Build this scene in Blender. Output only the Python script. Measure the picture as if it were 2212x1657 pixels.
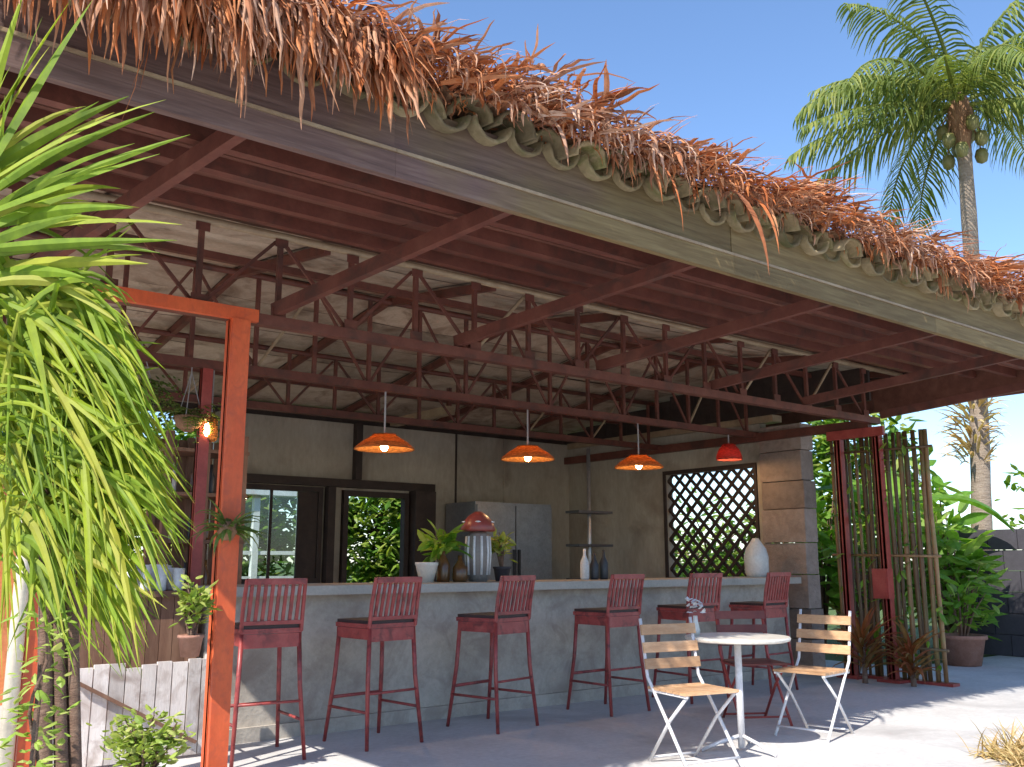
import bpy, math, random
from mathutils import Vector, Matrix, Quaternion
R = math.radians
S = bpy.context.scene
for o in list(bpy.data.objects): bpy.data.objects.remove(o)
COL = S.collection

# ------------------------------------------------------------------ camera
# world: X runs along the eave and the bar, Y into the pavilion, Z up
HC = 1.25; FPX = 2035.; PITCH = math.atan(383.5/2035.); TH = R(51.8)
cam_d = bpy.data.cameras.new('camera'); cam = bpy.data.objects.new('camera', cam_d); COL.objects.link(cam)
VD = Vector((math.cos(TH), math.sin(TH), 0)); RT = Vector((math.sin(TH), -math.cos(TH), 0))
FW = VD*math.cos(PITCH)+Vector((0, 0, math.sin(PITCH))); UP = RT.cross(FW)
cam.matrix_world = Matrix.Translation((0, 0, HC)) @ Matrix((RT, UP, -FW)).transposed().to_4x4()
cam_d.sensor_width = 36; cam_d.lens = 36*FPX/2212; cam_d.clip_start = .05; cam_d.clip_end = 3000
S.camera = cam

# ------------------------------------------------------------------ sky, sun, exposure
SUNV = Vector((-.92, -.38, 1.0)).normalized()
w = bpy.data.worlds.new('World'); S.world = w; w.use_nodes = True
nt = w.node_tree; sky = nt.nodes.new('ShaderNodeTexSky'); sky.sky_type = 'NISHITA'; sky.sun_disc = False
sky.sun_elevation = math.asin(SUNV.z); sky.sun_rotation = math.atan2(SUNV.x, SUNV.y)
sky.air_density = 1.0; sky.dust_density = .3; sky.ozone_density = 5.5
bg = nt.nodes['Background']; bg.inputs[1].default_value = .101
nt.links.new(sky.outputs[0], bg.inputs[0])
sd = bpy.data.lights.new('sun', 'SUN'); sd.energy = 2.9; sd.angle = R(.53); sd.color = (1, .95, .87)
sun = bpy.data.objects.new('sun', sd); COL.objects.link(sun); sun.location = (-20, -8, 20)
sun.rotation_euler = (-SUNV).to_track_quat('-Z', 'Y').to_euler()
S.view_settings.view_transform = 'Standard'; S.view_settings.look = 'None'
S.view_settings.exposure = 1.38; S.view_settings.gamma = 1
S.render.engine = 'CYCLES'
S.cycles.max_bounces = 10; S.cycles.diffuse_bounces = 6; S.cycles.transparent_max_bounces = 12

def at(x, y, X=None, Y=None, Z=None):
    """a pixel of the 2212-wide photo on a known plane"""
    d = FW+RT*((x-1106)/FPX)-UP*((y-828.5)/FPX)
    k, v = (0, X) if X is not None else (1, Y) if Y is not None else (2, Z)
    c = Vector((0, 0, HC)); return c+d*((v-c[k])/d[k])

# ------------------------------------------------------------------ materials
def ramp(nt, fac, stops):
    r = nt.nodes.new('ShaderNodeValToRGB'); nt.links.new(fac, r.inputs[0])
    e = r.color_ramp.elements
    while len(e) < len(stops): e.new(.5)
    for k, (p, c) in enumerate(stops): e[k].position = p; e[k].color = (*c, 1)
    return r.outputs[0]
def noise(nt, vec, scale, detail=4, rough=.6, dist=0):
    n = nt.nodes.new('ShaderNodeTexNoise'); n.inputs['Scale'].default_value = scale
    n.inputs['Detail'].default_value = detail; n.inputs['Roughness'].default_value = rough
    n.inputs['Distortion'].default_value = dist; nt.links.new(vec, n.inputs['Vector']); return n.outputs[0]
def mapping(nt, src, scale):
    m = nt.nodes.new('ShaderNodeMapping'); m.inputs['Scale'].default_value = scale
    nt.links.new(src, m.inputs[0]); return m.outputs[0]
def mix(nt, fac, a, b, mode='MIX'):
    m = nt.nodes.new('ShaderNodeMix'); m.data_type = 'RGBA'; m.blend_type = mode
    for s, v in ((0, fac), (6, a), (7, b)):
        if hasattr(v, 'links'): nt.links.new(v, m.inputs[s])
        else: m.inputs[s].default_value = v if s == 0 else (*v, 1)
    return m.outputs[2]
def bump(nt, h, strength, dist=.01):
    b = nt.nodes.new('ShaderNodeBump'); b.inputs['Strength'].default_value = strength
    b.inputs['Distance'].default_value = dist; nt.links.new(h, b.inputs['Height']); return b.outputs[0]
def newmat(name):
    m = bpy.data.materials.new(name); m.use_nodes = True; nt = m.node_tree
    p = nt.nodes['Principled BSDF']; g = nt.nodes.new('ShaderNodeNewGeometry'); return m, nt, p, g
M = {}
def surf(name, cols, scale=6, rough=.8, stretch=(1, 1, 1), bumpS=.25, bumpD=.01, fine=40, metal=0, spec=.4, stain=None, objrand=0):
    """mottled surface in world space: cols = 3 colours dark > light"""
    m, nt, p, g = newmat(name); pos = mapping(nt, g.outputs['Position'], stretch)
    n1 = noise(nt, pos, scale, 6, .65, .3)
    c = ramp(nt, n1, ((.3, cols[0]), (.5, cols[1]), (.7, cols[2])))
    n2 = noise(nt, pos, fine, 5, .7)
    c = mix(nt, .35, c, ramp(nt, n2, ((.3, tuple(v*.6 for v in cols[1])), (.7, tuple(min(1, v*1.25) for v in cols[1])))))
    if stain:
        n3 = noise(nt, g.outputs['Position'], stain[1], 5, .6, .8)
        f = ramp(nt, n3, ((.5, (0, 0, 0)), (.68, (1, 1, 1))))
        c = mix(nt, f, c, stain[0])
    if objrand:
        oi = nt.nodes.new('ShaderNodeObjectInfo')
        c = mix(nt, 1, c, ramp(nt, oi.outputs['Random'], ((0, (1-objrand,)*3), (1, (1+objrand*.4,)*3))), 'MULTIPLY')
    nt.links.new(c, p.inputs['Base Color']); p.inputs['Roughness'].default_value = rough
    p.inputs['Metallic'].default_value = metal; p.inputs['Specular IOR Level'].default_value = spec
    if bumpS: nt.links.new(bump(nt, n2, bumpS, bumpD), p.inputs['Normal'])
    M[name] = m; return m
def leafmat(name, cols, trans=.35, island=True, rough=.45):
    """foliage: colour varies leaf by leaf, light shines through"""
    m, nt, p, g = newmat(name)
    if island: rnd = g.outputs['Random Per Island']
    else:
        oi = nt.nodes.new('ShaderNodeObjectInfo'); rnd = oi.outputs['Random']
    k = len(cols)-1
    c = ramp(nt, rnd, [(i/k, col) for i, col in enumerate(cols)])
    n = noise(nt, g.outputs['Position'], 14, 3)
    c = mix(nt, .4, c, ramp(nt, n, ((.3, tuple(v*.55 for v in cols[k//2])), (.7, tuple(min(1, v*1.4) for v in cols[k//2])))))
    nt.links.new(c, p.inputs['Base Color']); p.inputs['Roughness'].default_value = rough
    p.inputs['Specular IOR Level'].default_value = .35
    t = nt.nodes.new('ShaderNodeBsdfTranslucent'); nt.links.new(mix(nt, 1, c, (1.2, 1.25, .5), 'MULTIPLY'), t.inputs[0])
    ms = nt.nodes.new('ShaderNodeMixShader'); ms.inputs[0].default_value = trans
    nt.links.new(p.outputs[0], ms.inputs[1]); nt.links.new(t.outputs[0], ms.inputs[2])
    nt.links.new(ms.outputs[0], nt.nodes['Material Output'].inputs[0]); M[name] = m; return m
def plain(name, col, rough=.5, metal=0, spec=.5, var=.2):
    return surf(name, (tuple(v*(1-var) for v in col), col, tuple(min(1, v*(1+var)) for v in col)), 9, rough, bumpS=.08, bumpD=.004, metal=metal, spec=spec)
def emit(name, col, strength):
    m, nt, p, g = newmat(name); p.inputs['Base Color'].default_value = (*col, 1)
    p.inputs['Emission Color'].default_value = (*col, 1); p.inputs['Emission Strength'].default_value = strength; M[name] = m

surf('floor', ((.47, .45, .43), (.58, .56, .54), (.66, .645, .63)), 1.1, .75, bumpS=.35, bumpD=.008, fine=22, stain=((.40, .38, .365), .7))
surf('lawn', ((.05, .09, .02), (.09, .14, .03), (.15, .17, .06)), 2.2, .9, bumpS=.6, bumpD=.05, fine=30)
surf('soil', ((.16, .09, .05), (.26, .15, .08), (.36, .23, .13)), 3, .95, bumpS=.8, bumpD=.03, fine=22)
surf('counter', ((.30, .26, .215), (.43, .38, .32), (.54, .49, .42)), 2.6, .8, bumpS=.5, bumpD=.012, fine=24, stain=((.30, .25, .21), 3.2))
surf('counter_top', ((.34, .32, .28), (.43, .40, .35), (.50, .47, .42)), 3, .55, bumpS=.2)
surf('wall', ((.27, .235, .185), (.36, .32, .255), (.44, .40, .33)), 1.6, .9, (1, 1, .35), .4, .01, 20, stain=((.22, .18, .14), 1.1))
surf('block', ((.20, .15, .12), (.30, .23, .19), (.38, .30, .26)), 4, .9, bumpS=.8, bumpD=.02, fine=16, objrand=.35)
surf('dark_wood', ((.018, .012, .010), (.035, .022, .017), (.06, .04, .03)), 6, .7, (1, 1, 1))
surf('truss', ((.085, .026, .018), (.135, .042, .028), (.19, .075, .05)), 5, .55, bumpS=.15, stain=((.07, .03, .022), 4))
surf('bamboo_pole', ((.22, .15, .09), (.32, .23, .14), (.42, .33, .21)), 5, .5, bumpS=.15)
surf('soffit', ((.12, .045, .03), (.19, .075, .05), (.26, .12, .08)), 3, .6, (.25, 3, 3), .3, .006, 30, objrand=.4)
surf('mat_ceiling', ((.40, .30, .21), (.52, .41, .30), (.62, .51, .39)), 5, .8, (1, 1, 1), .7, .012, 34, stain=((.27, .19, .13), 3), objrand=.3)
surf('deck', ((.10, .07, .05), (.15, .10, .07), (.2, .14, .1)), 5, .9)
surf('tile', ((.17, .125, .06), (.28, .21, .11), (.40, .31, .18)), 7, .85, bumpS=.5, bumpD=.01, stain=((.15, .14, .045), 6), objrand=.5)
surf('post_paint', ((.50, .075, .022), (.60, .10, .03), (.66, .14, .045)), 3, .5, (1, 1, .4), bumpS=.2, bumpD=.004, stain=((.46, .085, .035), 11))
surf('red_paint', ((.22, .035, .03), (.33, .055, .045), (.42, .10, .075)), 6, .42, bumpS=.12, bumpD=.003)
surf('stool_paint', ((.20, .032, .032), (.31, .055, .05), (.38, .10, .085)), 9, .38, bumpS=.1, bumpD=.003, stain=((.13, .03, .03), 12))
surf('stool_seat', ((.02, .012, .012), (.04, .02, .02), (.07, .035, .03)), 9, .5)
surf('chair_wood', ((.42, .22, .11), (.58, .34, .18), (.70, .47, .29)), 8, .55, (1, 1, 4), .2, .004, objrand=.3)
surf('red_wood', ((.10, .025, .02), (.17, .04, .03), (.22, .07, .05)), 8, .5, objrand=.3)
plain('white_metal', (.68, .66, .66), .4)
surf('white_plank', ((.60, .53, .49), (.74, .68, .64), (.82, .78, .75)), 4, .8, (4, 4, .6), .4, .006, stain=((.42, .34, .30), 5), objrand=.3)
surf('brown_wood', ((.13, .065, .04), (.21, .11, .07), (.29, .17, .11)), 4, .65, (4, 4, .5), .3, .006, objrand=.3)
surf('orange_wall', ((.56, .17, .06), (.68, .24, .09), (.74, .33, .16)), 2, .85, bumpS=.3, stain=((.45, .15, .07), 2))
surf('bark', ((.10, .06, .04), (.17, .10, .07), (.25, .17, .12)), 8, .9, (1, 1, 3), .9, .02, 18)
surf('palm_bark', ((.20, .15, .11), (.32, .25, .19), (.44, .37, .30)), 5, .9, (1, 1, 7), .9, .03, 14)
surf('fibre', ((.16, .08, .04), (.28, .15, .08), (.40, .25, .14)), 9, .9, (2, 2, .6), .8, .02)
surf('bamboo', ((.13, .065, .03), (.23, .13, .06), (.34, .24, .12)), 5, .5, (3, 3, .7), .15, .004, stain=((.17, .15, .05), 3), objrand=.6)
surf('terracotta', ((.24, .11, .07), (.34, .17, .12), (.42, .24, .18)), 6, .85, bumpS=.3)
plain('ceramic', (.62, .63, .62), .25, var=.12)
plain('white_ceramic', (.70, .66, .58), .3, var=.12)
plain('brown_glass', (.13, .06, .02), .2)
plain('steel', (.30, .30, .31), .35, .7)
plain('dark_steel', (.055, .055, .06), .45, .4)
plain('cord', (.33, .32, .33), .5)
plain('cream_paint', (.68, .60, .46), .5); plain('white_paint', (.72, .72, .72), .5)
plain('dark_wall', (.055, .05, .06), .85)
plain('red_glaze', (.28, .06, .05), .35); plain('jar_glaze', (.22, .19, .17), .4)
plain('coconut', (.17, .16, .05), .5)
leafmat('sword_leaf', ((.035, .10, .008), (.10, .21, .012), (.19, .29, .014), (.30, .36, .025), (.45, .38, .07), (.14, .26, .012), (.05, .14, .01)), .36, False, .6)
leafmat('frond_leaf', ((.05, .085, .03), (.10, .15, .04), (.20, .25, .06), (.40, .38, .10), (.15, .20, .05)), .42)
leafmat('bush_leaf', ((.07, .20, .025), (.13, .31, .035), (.24, .42, .06), (.50, .56, .20), (.10, .26, .03)), .5, False)
leafmat('lime_leaf', ((.15, .25, .04), (.28, .38, .07), (.42, .47, .13), (.55, .52, .22)), .35, False)
leafmat('red_leaf', ((.22, .05, .03), (.30, .10, .04), (.17, .16, .05), (.32, .22, .10)), .3, False)
leafmat('tree_leaf', ((.05, .13, .02), (.12, .24, .03), (.28, .37, .05), (.52, .52, .16)), .45)
leafmat('fern_leaf', ((.07, .13, .03), (.12, .19, .045), (.20, .24, .08)), .35)
leafmat('straw', ((.40, .25, .10), (.55, .38, .17), (.66, .52, .28), (.36, .32, .10)), .25)
TH_COLS = ((.05, .018, .010), (.40, .12, .03), (.60, .22, .05), (.42, .24, .15), (.70, .51, .40), (.16, .05, .02), (.80, .65, .54))
leafmat('thatch', TH_COLS, .22, True, .7)
leafmat('thatch_obj', TH_COLS, .22, False, .7)
for nm in ('thatch', 'thatch_obj'):     # patches of rusty and of bleached leaves
    nt = M[nm].node_tree; p = nt.nodes['Principled BSDF']; src = p.inputs['Base Color'].links[0].from_socket
    g = nt.nodes.new('ShaderNodeNewGeometry'); f = ramp(nt, noise(nt, g.outputs['Position'], 1.7, 3), ((.40, (0, 0, 0)), (.60, (1, 1, 1))))
    c = mix(nt, 1, src, mix(nt, f, (1.10, .74, .46), (1.06, 1.02, .98)), 'MULTIPLY')
    nt.links.new(c, p.inputs['Base Color'])
    for n_ in nt.nodes:
        if n_.type == 'BSDF_TRANSLUCENT': nt.links.new(c, n_.inputs[0])
emit('bulb', (1, .62, .28), 30)
def lampshade_mat(name, col, es):
    m, nt, p, g = newmat(name)
    n = noise(nt, mapping(nt, g.outputs['Position'], (1, 1, 5)), 28, 3)
    c = ramp(nt, n, ((.35, tuple(v*.35 for v in col)), (.65, col)))
    nt.links.new(c, p.inputs['Base Color']); p.inputs['Roughness'].default_value = .7
    t = nt.nodes.new('ShaderNodeBsdfTranslucent'); nt.links.new(c, t.inputs[0])
    ms = nt.nodes.new('ShaderNodeMixShader'); ms.inputs[0].default_value = .55
    nt.links.new(p.outputs[0], ms.inputs[1]); nt.links.new(t.outputs[0], ms.inputs[2])
    nt.links.new(ms.outputs[0], nt.nodes['Material Output'].inputs[0]); M[name] = m
lampshade_mat('rattan', (.62, .27, .08), 0)
lampshade_mat('red_shade', (.34, .07, .06), 0)
# fascia: weathered planks, greenish with algae towards the shaded right-hand end
m, nt, p, g = newmat('fascia'); M['fascia'] = m
sep = nt.nodes.new('ShaderNodeSeparateXYZ'); nt.links.new(g.outputs['Position'], sep.inputs[0])
gr = noise(nt, mapping(nt, g.outputs['Position'], (.6, 8, 10)), 4, 6, .65, .4)
c = ramp(nt, gr, ((.3, (.10, .056, .046)), (.5, (.155, .090, .074)), (.72, (.22, .14, .115))))
big = noise(nt, g.outputs['Position'], .9, 4)
ad = nt.nodes.new('ShaderNodeMath'); ad.operation = 'MULTIPLY_ADD'; ad.inputs[1].default_value = .16; nt.links.new(sep.outputs[0], ad.inputs[0]); nt.links.new(big, ad.inputs[2])
f = ramp(nt, ad.outputs[0], ((.75, (0, 0, 0)), (1.0, (1, 1, 1))))
c2 = ramp(nt, gr, ((.3, (.13, .082, .028)), (.5, (.19, .128, .05)), (.72, (.26, .19, .08))))
c = mix(nt, f, c, c2)
oi = nt.nodes.new('ShaderNodeObjectInfo'); c = mix(nt, 1, c, ramp(nt, oi.outputs['Random'], ((0, (.68, .68, .68)), (1, (1.08, 1.08, 1.08)))), 'MULTIPLY')
nt.links.new(c, p.inputs['Base Color']); p.inputs['Roughness'].default_value = .75
nt.links.new(bump(nt, gr, .4, .008), p.inputs['Normal'])
# window glass: clear with a reflection
m, nt, p, g = newmat('glass'); M['glass'] = m
tr = nt.nodes.new('ShaderNodeBsdfTransparent'); tr.inputs[0].default_value = (.82, .88, .86, 1)
gl = nt.nodes.new('ShaderNodeBsdfGlossy'); gl.inputs['Roughness'].default_value = .02
ms = nt.nodes.new('ShaderNodeMixShader'); fr = nt.nodes.new('ShaderNodeFresnel'); fr.inputs[0].default_value = 1.5
nt.links.new(fr.outputs[0], ms.inputs[0]); nt.links.new(tr.outputs[0], ms.inputs[1]); nt.links.new(gl.outputs[0], ms.inputs[2])
nt.links.new(ms.outputs[0], nt.nodes['Material Output'].inputs[0])

# ------------------------------------------------------------------ mesh helpers
def V(*a): return Vector(a)
class MB:
    def __init__(s): s.v = []; s.f = []
    def quad(s, a, b, c, d): n = len(s.v); s.v += [Vector(x) for x in (a, b, c, d)]; s.f.append((n, n+1, n+2, n+3)); return s
    def box(s, lo, hi, tilt=None):
        x0, y0, z0 = lo; x1, y1, z1 = hi; n = len(s.v)
        s.v += [V(x, y, z) for z in (z0, z1) for x, y in ((x0, y0), (x1, y0), (x1, y1), (x0, y1))]
        s.f += [tuple(n+i for i in q) for q in ((3, 2, 1, 0), (4, 5, 6, 7), (0, 1, 5, 4), (1, 2, 6, 5), (2, 3, 7, 6), (3, 0, 4, 7))]; return s
    def beam(s, a, b, wd, ht, up=(0, 0, 1)):
        a, b = Vector(a), Vector(b); d = (b-a).normalized(); sd = d.cross(Vector(up))
        if sd.length < 1e-3: sd = d.cross(V(1, 0, 0))
        sd.normalize(); u = sd.cross(d); n = len(s.v)
        for q in (a, b): s.v += [q+sd*(i*wd/2)+u*(j*ht/2) for i, j in ((-1, -1), (1, -1), (1, 1), (-1, 1))]
        s.f += [tuple(n+i for i in q) for q in ((0, 1, 2, 3), (7, 6, 5, 4), (1, 0, 4, 5), (2, 1, 5, 6), (3, 2, 6, 7), (0, 3, 7, 4))]; return s
    def tube(s, pts, rad, n=8, cap=True):
        pts = [Vector(q) for q in pts]
        if not hasattr(rad, '__len__'): rad = [rad]*len(pts)
        base = len(s.v); ref = None
        for i, q in enumerate(pts):
            d = (pts[min(i+1, len(pts)-1)]-pts[max(i-1, 0)]).normalized()
            if ref is None: ref = d.orthogonal().normalized()
            ref = (ref-d*ref.dot(d)).normalized(); bi = d.cross(ref)
            s.v += [q+(ref*math.cos(t)+bi*math.sin(t))*rad[i] for t in (k*2*math.pi/n for k in range(n))]
        for i in range(len(pts)-1):
            for k in range(n):
                a = base+i*n+k; b = base+i*n+(k+1) % n; s.f.append((a, b, b+n, a+n))
        if cap:
            s.f.append(tuple(base+k for k in reversed(range(n)))); e = base+(len(pts)-1)*n; s.f.append(tuple(e+k for k in range(n)))
        return s
    def lathe(s, prof, c=(0, 0, 0), n=20, caps=True):
        c = Vector(c); base = len(s.v)
        for r, z in prof: s.v += [c+V(r*math.cos(k*2*math.pi/n), r*math.sin(k*2*math.pi/n), z) for k in range(n)]
        for i in range(len(prof)-1):
            for k in range(n):
                a = base+i*n+k; b = base+i*n+(k+1) % n; s.f.append((a, b, b+n, a+n))
        if caps:
            s.f.append(tuple(base+k for k in reversed(range(n)))); e = base+(len(prof)-1)*n; s.f.append(tuple(e+k for k in range(n)))
        return s
    def strip(s, pts, wid, side, fold=.25):
        """leaf blade: three verts per ring, folded along the midrib"""
        base = len(s.v); n = len(pts)
        for i, q in enumerate(pts):
            d = (pts[min(i+1, n-1)]-pts[max(i-1, 0)]).normalized(); sd = (side-d*side.dot(d)).normalized(); up = sd.cross(d)
            h = wid[i]/2; s.v += [q-sd*h+up*h*fold*2, q, q+sd*h+up*h*fold*2]
        for i in range(n-1):
            a = base+i*3; s.f += [(a, a+1, a+4, a+3), (a+1, a+2, a+5, a+4)]
        return s
    def mesh(s, name, mat, smooth=False, off=None):
        me = bpy.data.meshes.new(name); o = Vector(off) if off is not None else V(0, 0, 0)
        me.from_pydata([tuple(v-o) for v in s.v], [], s.f); me.materials.append(M[mat])
        if smooth: me.polygons.foreach_set('use_smooth', [True]*len(me.polygons))
        me.update(); return me
    def build(s, name, mat, parent=None, smooth=False, off=None):
        if parent is not None and off is None: off = rootloc(parent)
        return put(name, s.mesh(name, mat, smooth, off), parent)
def rootloc(o):
    while o.parent: o = o.parent
    return ROOT.get(o.name, V(0, 0, 0))
ROOT = {}
def put(name, me, parent=None, mtx=None):
    o = bpy.data.objects.new(name, me); COL.objects.link(o); o.parent = parent
    if mtx is not None: o.matrix_local = mtx
    return o
def tag(o, label=None, cat=None, group=None, kind=None):
    for k, v in (('label', label), ('category', cat), ('group', group), ('kind', kind)):
        if v: o[k] = v
    return o
def thing(name, label, cat, loc=(0, 0, 0), rz=0, group=None, local=False):
    o = bpy.data.objects.new(name, None); COL.objects.link(o); o.location = loc; o.rotation_euler = (0, 0, rz)
    o.empty_display_size = .1
    ROOT[o.name] = V(0, 0, 0) if local else Vector(loc)
    return tag(o, label, cat, group)
def copy_tree(o, parent=None):
    c = o.copy(); COL.objects.link(c); c.parent = parent
    for ch in list(o.children): copy_tree(ch, c)
    return c
def struct(name, mb, mat): return tag(mb.build(name, mat), kind='structure')
def curve(base, az, el, L, droop, n=7, power=1.3, sway=0):
    p = Vector(base); pts = [p.copy()]
    for i in range(n):
        t = (i+.5)/n; e = el-droop*t**power; a = az+sway*t
        p = p+V(math.cos(a)*math.cos(e), math.sin(a)*math.cos(e), math.sin(e))*(L/n); pts.append(p.copy())
    return pts
def blade_w(wd, n, root=.55): return [wd*(root+(1-root)*min(1, 3*t))*(1-max(0, t-.45)/.55)**.8+wd*.03 for t in (i/n for i in range(n+1))]
def sword(base, az, el, L, wd, droop, n=7, power=1.3, sway=0, mb=None):
    mb = mb or MB(); pts = curve(base, az, el, L, droop, n, power, sway)
    return mb.strip(pts, blade_w(wd, n), V(-math.sin(az), math.cos(az), 0), .3)

# ------------------------------------------------------------------ ground
def sheet(x0, y0, x1, y1, z): return MB().quad((x0, y0, z), (x1, y0, z), (x1, y1, z), (x0, y1, z))
struct('lawn', sheet(-400, -400, 500, 500, -.012), 'lawn')
struct('concrete_floor', sheet(-30, -30, 10.95, 11.3, 0), 'floor')  # runs on unseen behind the camera, extended to bounce more light inside
struct('path', MB().quad((10.95, -30, -.004), (26, -30, -.004), (26, 6.3, -.004), (10.95, 6.3, -.004)), 'floor')

# ------------------------------------------------------------------ pavilion
YF, YB, YR = 3.59, 11.2, 7.4
X0, X1 = .42, 10.35
def zu(y): return 3.14+.135*(y-YF) if y < YR else 3.14+.135*(YR-YF)-.135*(y-YR)
pav = thing('bar_pavilion', 'open bar pavilion with thatched tile roof, red steel trusses and orange posts', 'pavilion', (5.3, 7.4, 0))
rnd = random.Random(4)
# roof deck (two slopes) with ceiling pieces below
deck = MB()
for ya, yb in ((YF+.06, YR), (YR, YB)):
    n = len(deck.v)
    deck.v += [V(x, y, zu(y)+dz) for dz in (.03, .22) for x, y in ((X0+.05, ya), (X1-.05, ya), (X1-.05, yb), (X0+.05, yb))]
    deck.f += [tuple(n+i for i in q) for q in ((3, 2, 1, 0), (4, 5, 6, 7), (0, 1, 5, 4), (1, 2, 6, 5), (2, 3, 7, 6), (3, 0, 4, 7))]
roof = deck.build('roof', 'deck', pav)
RX = [X0+.12]+[1.42+1.45*k for k in range(7)]
# soffit boards of the front overhang
yy = YF+.07
while yy < 5.62:
    wd = rnd.uniform(.15, .19); x = X0+.06
    while x < X1-.1:
        xe = min(x+rnd.uniform(2.2, 3.4), X1-.06); zz = -rnd.uniform(0, .006)
        b = MB(); n = 0
        b.v = [V(q, y, zu(y)+zz+dz) for dz in (0, .024) for q, y in ((x+.004, yy+.006), (xe-.004, yy+.006), (xe-.004, yy+wd-.006), (x+.004, yy+wd-.006))]
        b.f = [(3, 2, 1, 0), (4, 5, 6, 7), (0, 1, 5, 4), (1, 2, 6, 5), (2, 3, 7, 6), (3, 0, 4, 7)]
        b.build('soffit_board', 'soffit', roof); x = xe
    yy += wd
ys = yy
# woven mat panels of the inner ceiling
edges = [X0+.06]+[1.42+1.45*k for k in range(6)]+[X1-.06]
rows = [ys, 6.2, 6.8, YR, 8.0, 8.65, 9.3, 10.0, YB-.05]
for i in range(len(edges)-1):
    for j in range(len(rows)-1):
        b = MB(); sag = rnd.uniform(.004, .02); nx, ny = 6, 3; a, c_ = edges[i]+.01, edges[i+1]-.01; d0, d1 = rows[j]+.006, rows[j+1]-.006
        for q in range(ny+1):
            for r in range(nx+1):
                u, v = r/nx, q/ny; y = d0+(d1-d0)*v
                b.v.append(V(a+(c_-a)*u, y, zu(y)+.02-sag*4*u*(1-u)-rnd.uniform(0, .006)))
        b.f = [(k+nx+1, k+nx+2, k+1, k) for k in (q*(nx+1)+r for q in range(ny) for r in range(nx))]
        b.build('mat_panel', 'mat_ceiling', roof, True)
# rafters under the ceiling, lookout ties over the front bay
for x in RX[1:]:
    for ya, yb in ((5.72, YR), (YR, YB-.1)):
        MB().beam((x, ya, zu(ya)-.045), (x, yb, zu(yb)-.045), .05, .07).build('rafter', 'truss', pav)
    MB().beam((x, YF+.07, 3.075), (x-.40, 5.66, 2.862), .05, .085).build('tie_beam', 'truss', pav)
for y in (4.03, 4.42, 4.85, 5.25):
    MB().box((X0+.08, y-.03, zu(y)-.085), (X1-.08, y+.03, zu(y)-.004)).build('purlin', 'truss', pav)
for y in (6.45, 8.15, 9.7): 
    MB().box((X0+.08, y-.025, zu(y)-.14), (X1-.08, y+.025, zu(y)-.085)).build('purlin', 'truss', pav)
# trusses along X
def truss(y, zt, zb, first):
    t = MB().box((X0+.5, y-.04, zb-.035), (9.62, y+.04, zb+.035)).build('truss', 'truss', pav)
    MB().tube([(X0+.1, y, zt-.015), (3, y, zt), (6, y, zt-.01), (10.2, y, zt)], .028, 8).build('top_chord', 'bamboo_pole' if first else 'truss', t, True)
    k = 0; x = 1.96-.53*2
    while x < 9.6:
        MB().box((x-.016, y-.016, zb+.035), (x+.016, y+.016, zt-.026)).build('strut', 'truss', t)
        if k % 2 == 0 and x+.53 < 9.6: MB().beam((x+.03, y+.012, zb+.05), (x+.50, y+.012, zt-.045), .018, .022).build('brace', 'bamboo_pole' if rnd.random() < .35 else 'truss', t)
        elif x+.53 < 9.6: MB().beam((x+.03, y+.012, zt-.045), (x+.50, y+.012, zb+.05), .018, .022).build('brace', 'truss', t)
        if first:
            MB().box((x-.05, y-.024, zb+.036), (x+.05, y-.018, zb+.10)).build('gusset', 'truss', t); MB().box((x-.045, y-.024, zt-.085), (x+.045, y-.018, zt-.03)).build('gusset', 'truss', t)
        x += .53; k += 1
    return t
t1 = truss(5.65, 3.375, 2.78, True)
MB().box((.82, 5.565, 2.742), (2.33, 5.607, 2.822)).build('beam_cover', 'post_paint', t1)
dark_p = at(440, 900, Y=7.25).x; truss(7.25, 3.585, 2.78, False); truss(8.9, 3.385, 2.78, False)
for x in (1.25, 9.55): MB().box((x-.04, 5.70, 2.70), (x+.04, 10.8, 2.80)).build('end_beam', 'truss', pav)
# fascia boards, front and ends
x = X0; k = 0
while x < X1:
    xe = min(x+(2.45 if k else 1.7), X1)
    MB().box((x+.0006, YF-.022, 3.0), (xe-.0006, YF+.02, 3.121)).build('fascia_board', 'fascia', pav)
    jy = rnd.uniform(-.008, .004)
    MB().box((x+.001, YF+jy, 3.139), (xe-.001, YF+.045, 3.40+rnd.uniform(-.01, .01))).build('fascia_board', 'fascia', pav)
    MB().box((x+.001, YF-.030, 3.122), (xe-.001, YF-.002, 3.138)).build('lit_edge_strip', 'bamboo_pole', pav)  # pale strip added to draw the lower board's lit top edge
    x = xe; k += 1
for x, s in ((X0, -1), (X1, 1)):
    for ya, yb in ((YF+.05, 6.1), (6.1, 8.7), (8.7, YB)):
        MB().box((x-.02, ya+.002, 3.0), (x+.02, yb-.002, 3.4)).build('end_board', 'soffit' if s > 0 else 'fascia', pav)
    MB().box((x-.016, YF+.05, 3.402), (x+.016, YR, 3.55)).build('gable_board', 'dark_wood', pav)
MB().box((X0, YB-.03, 2.98), (X1, YB+.02, 3.36)).build('rear_board', 'fascia', pav)
for x in (9.60,):   # dark boarding over the right wall, up to the ceiling
    for k in range(13):
        ya = 5.70+k*.425; yb = ya+.42
        z1 = min(zu(ya), zu(yb))-.02
        MB().box((x-.02, ya, 3.02), (x+.02+.006*(k % 2), yb, z1)).build('gable_board', 'dark_wood', pav)
for k in range(9):
    xa = .9+k*.97; MB().box((xa, 10.86, 3.002), (xa+.965, 10.9+.006*(k % 2), zu(10.88)-.01)).build('wall_plate', 'dark_wood', pav)
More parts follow.
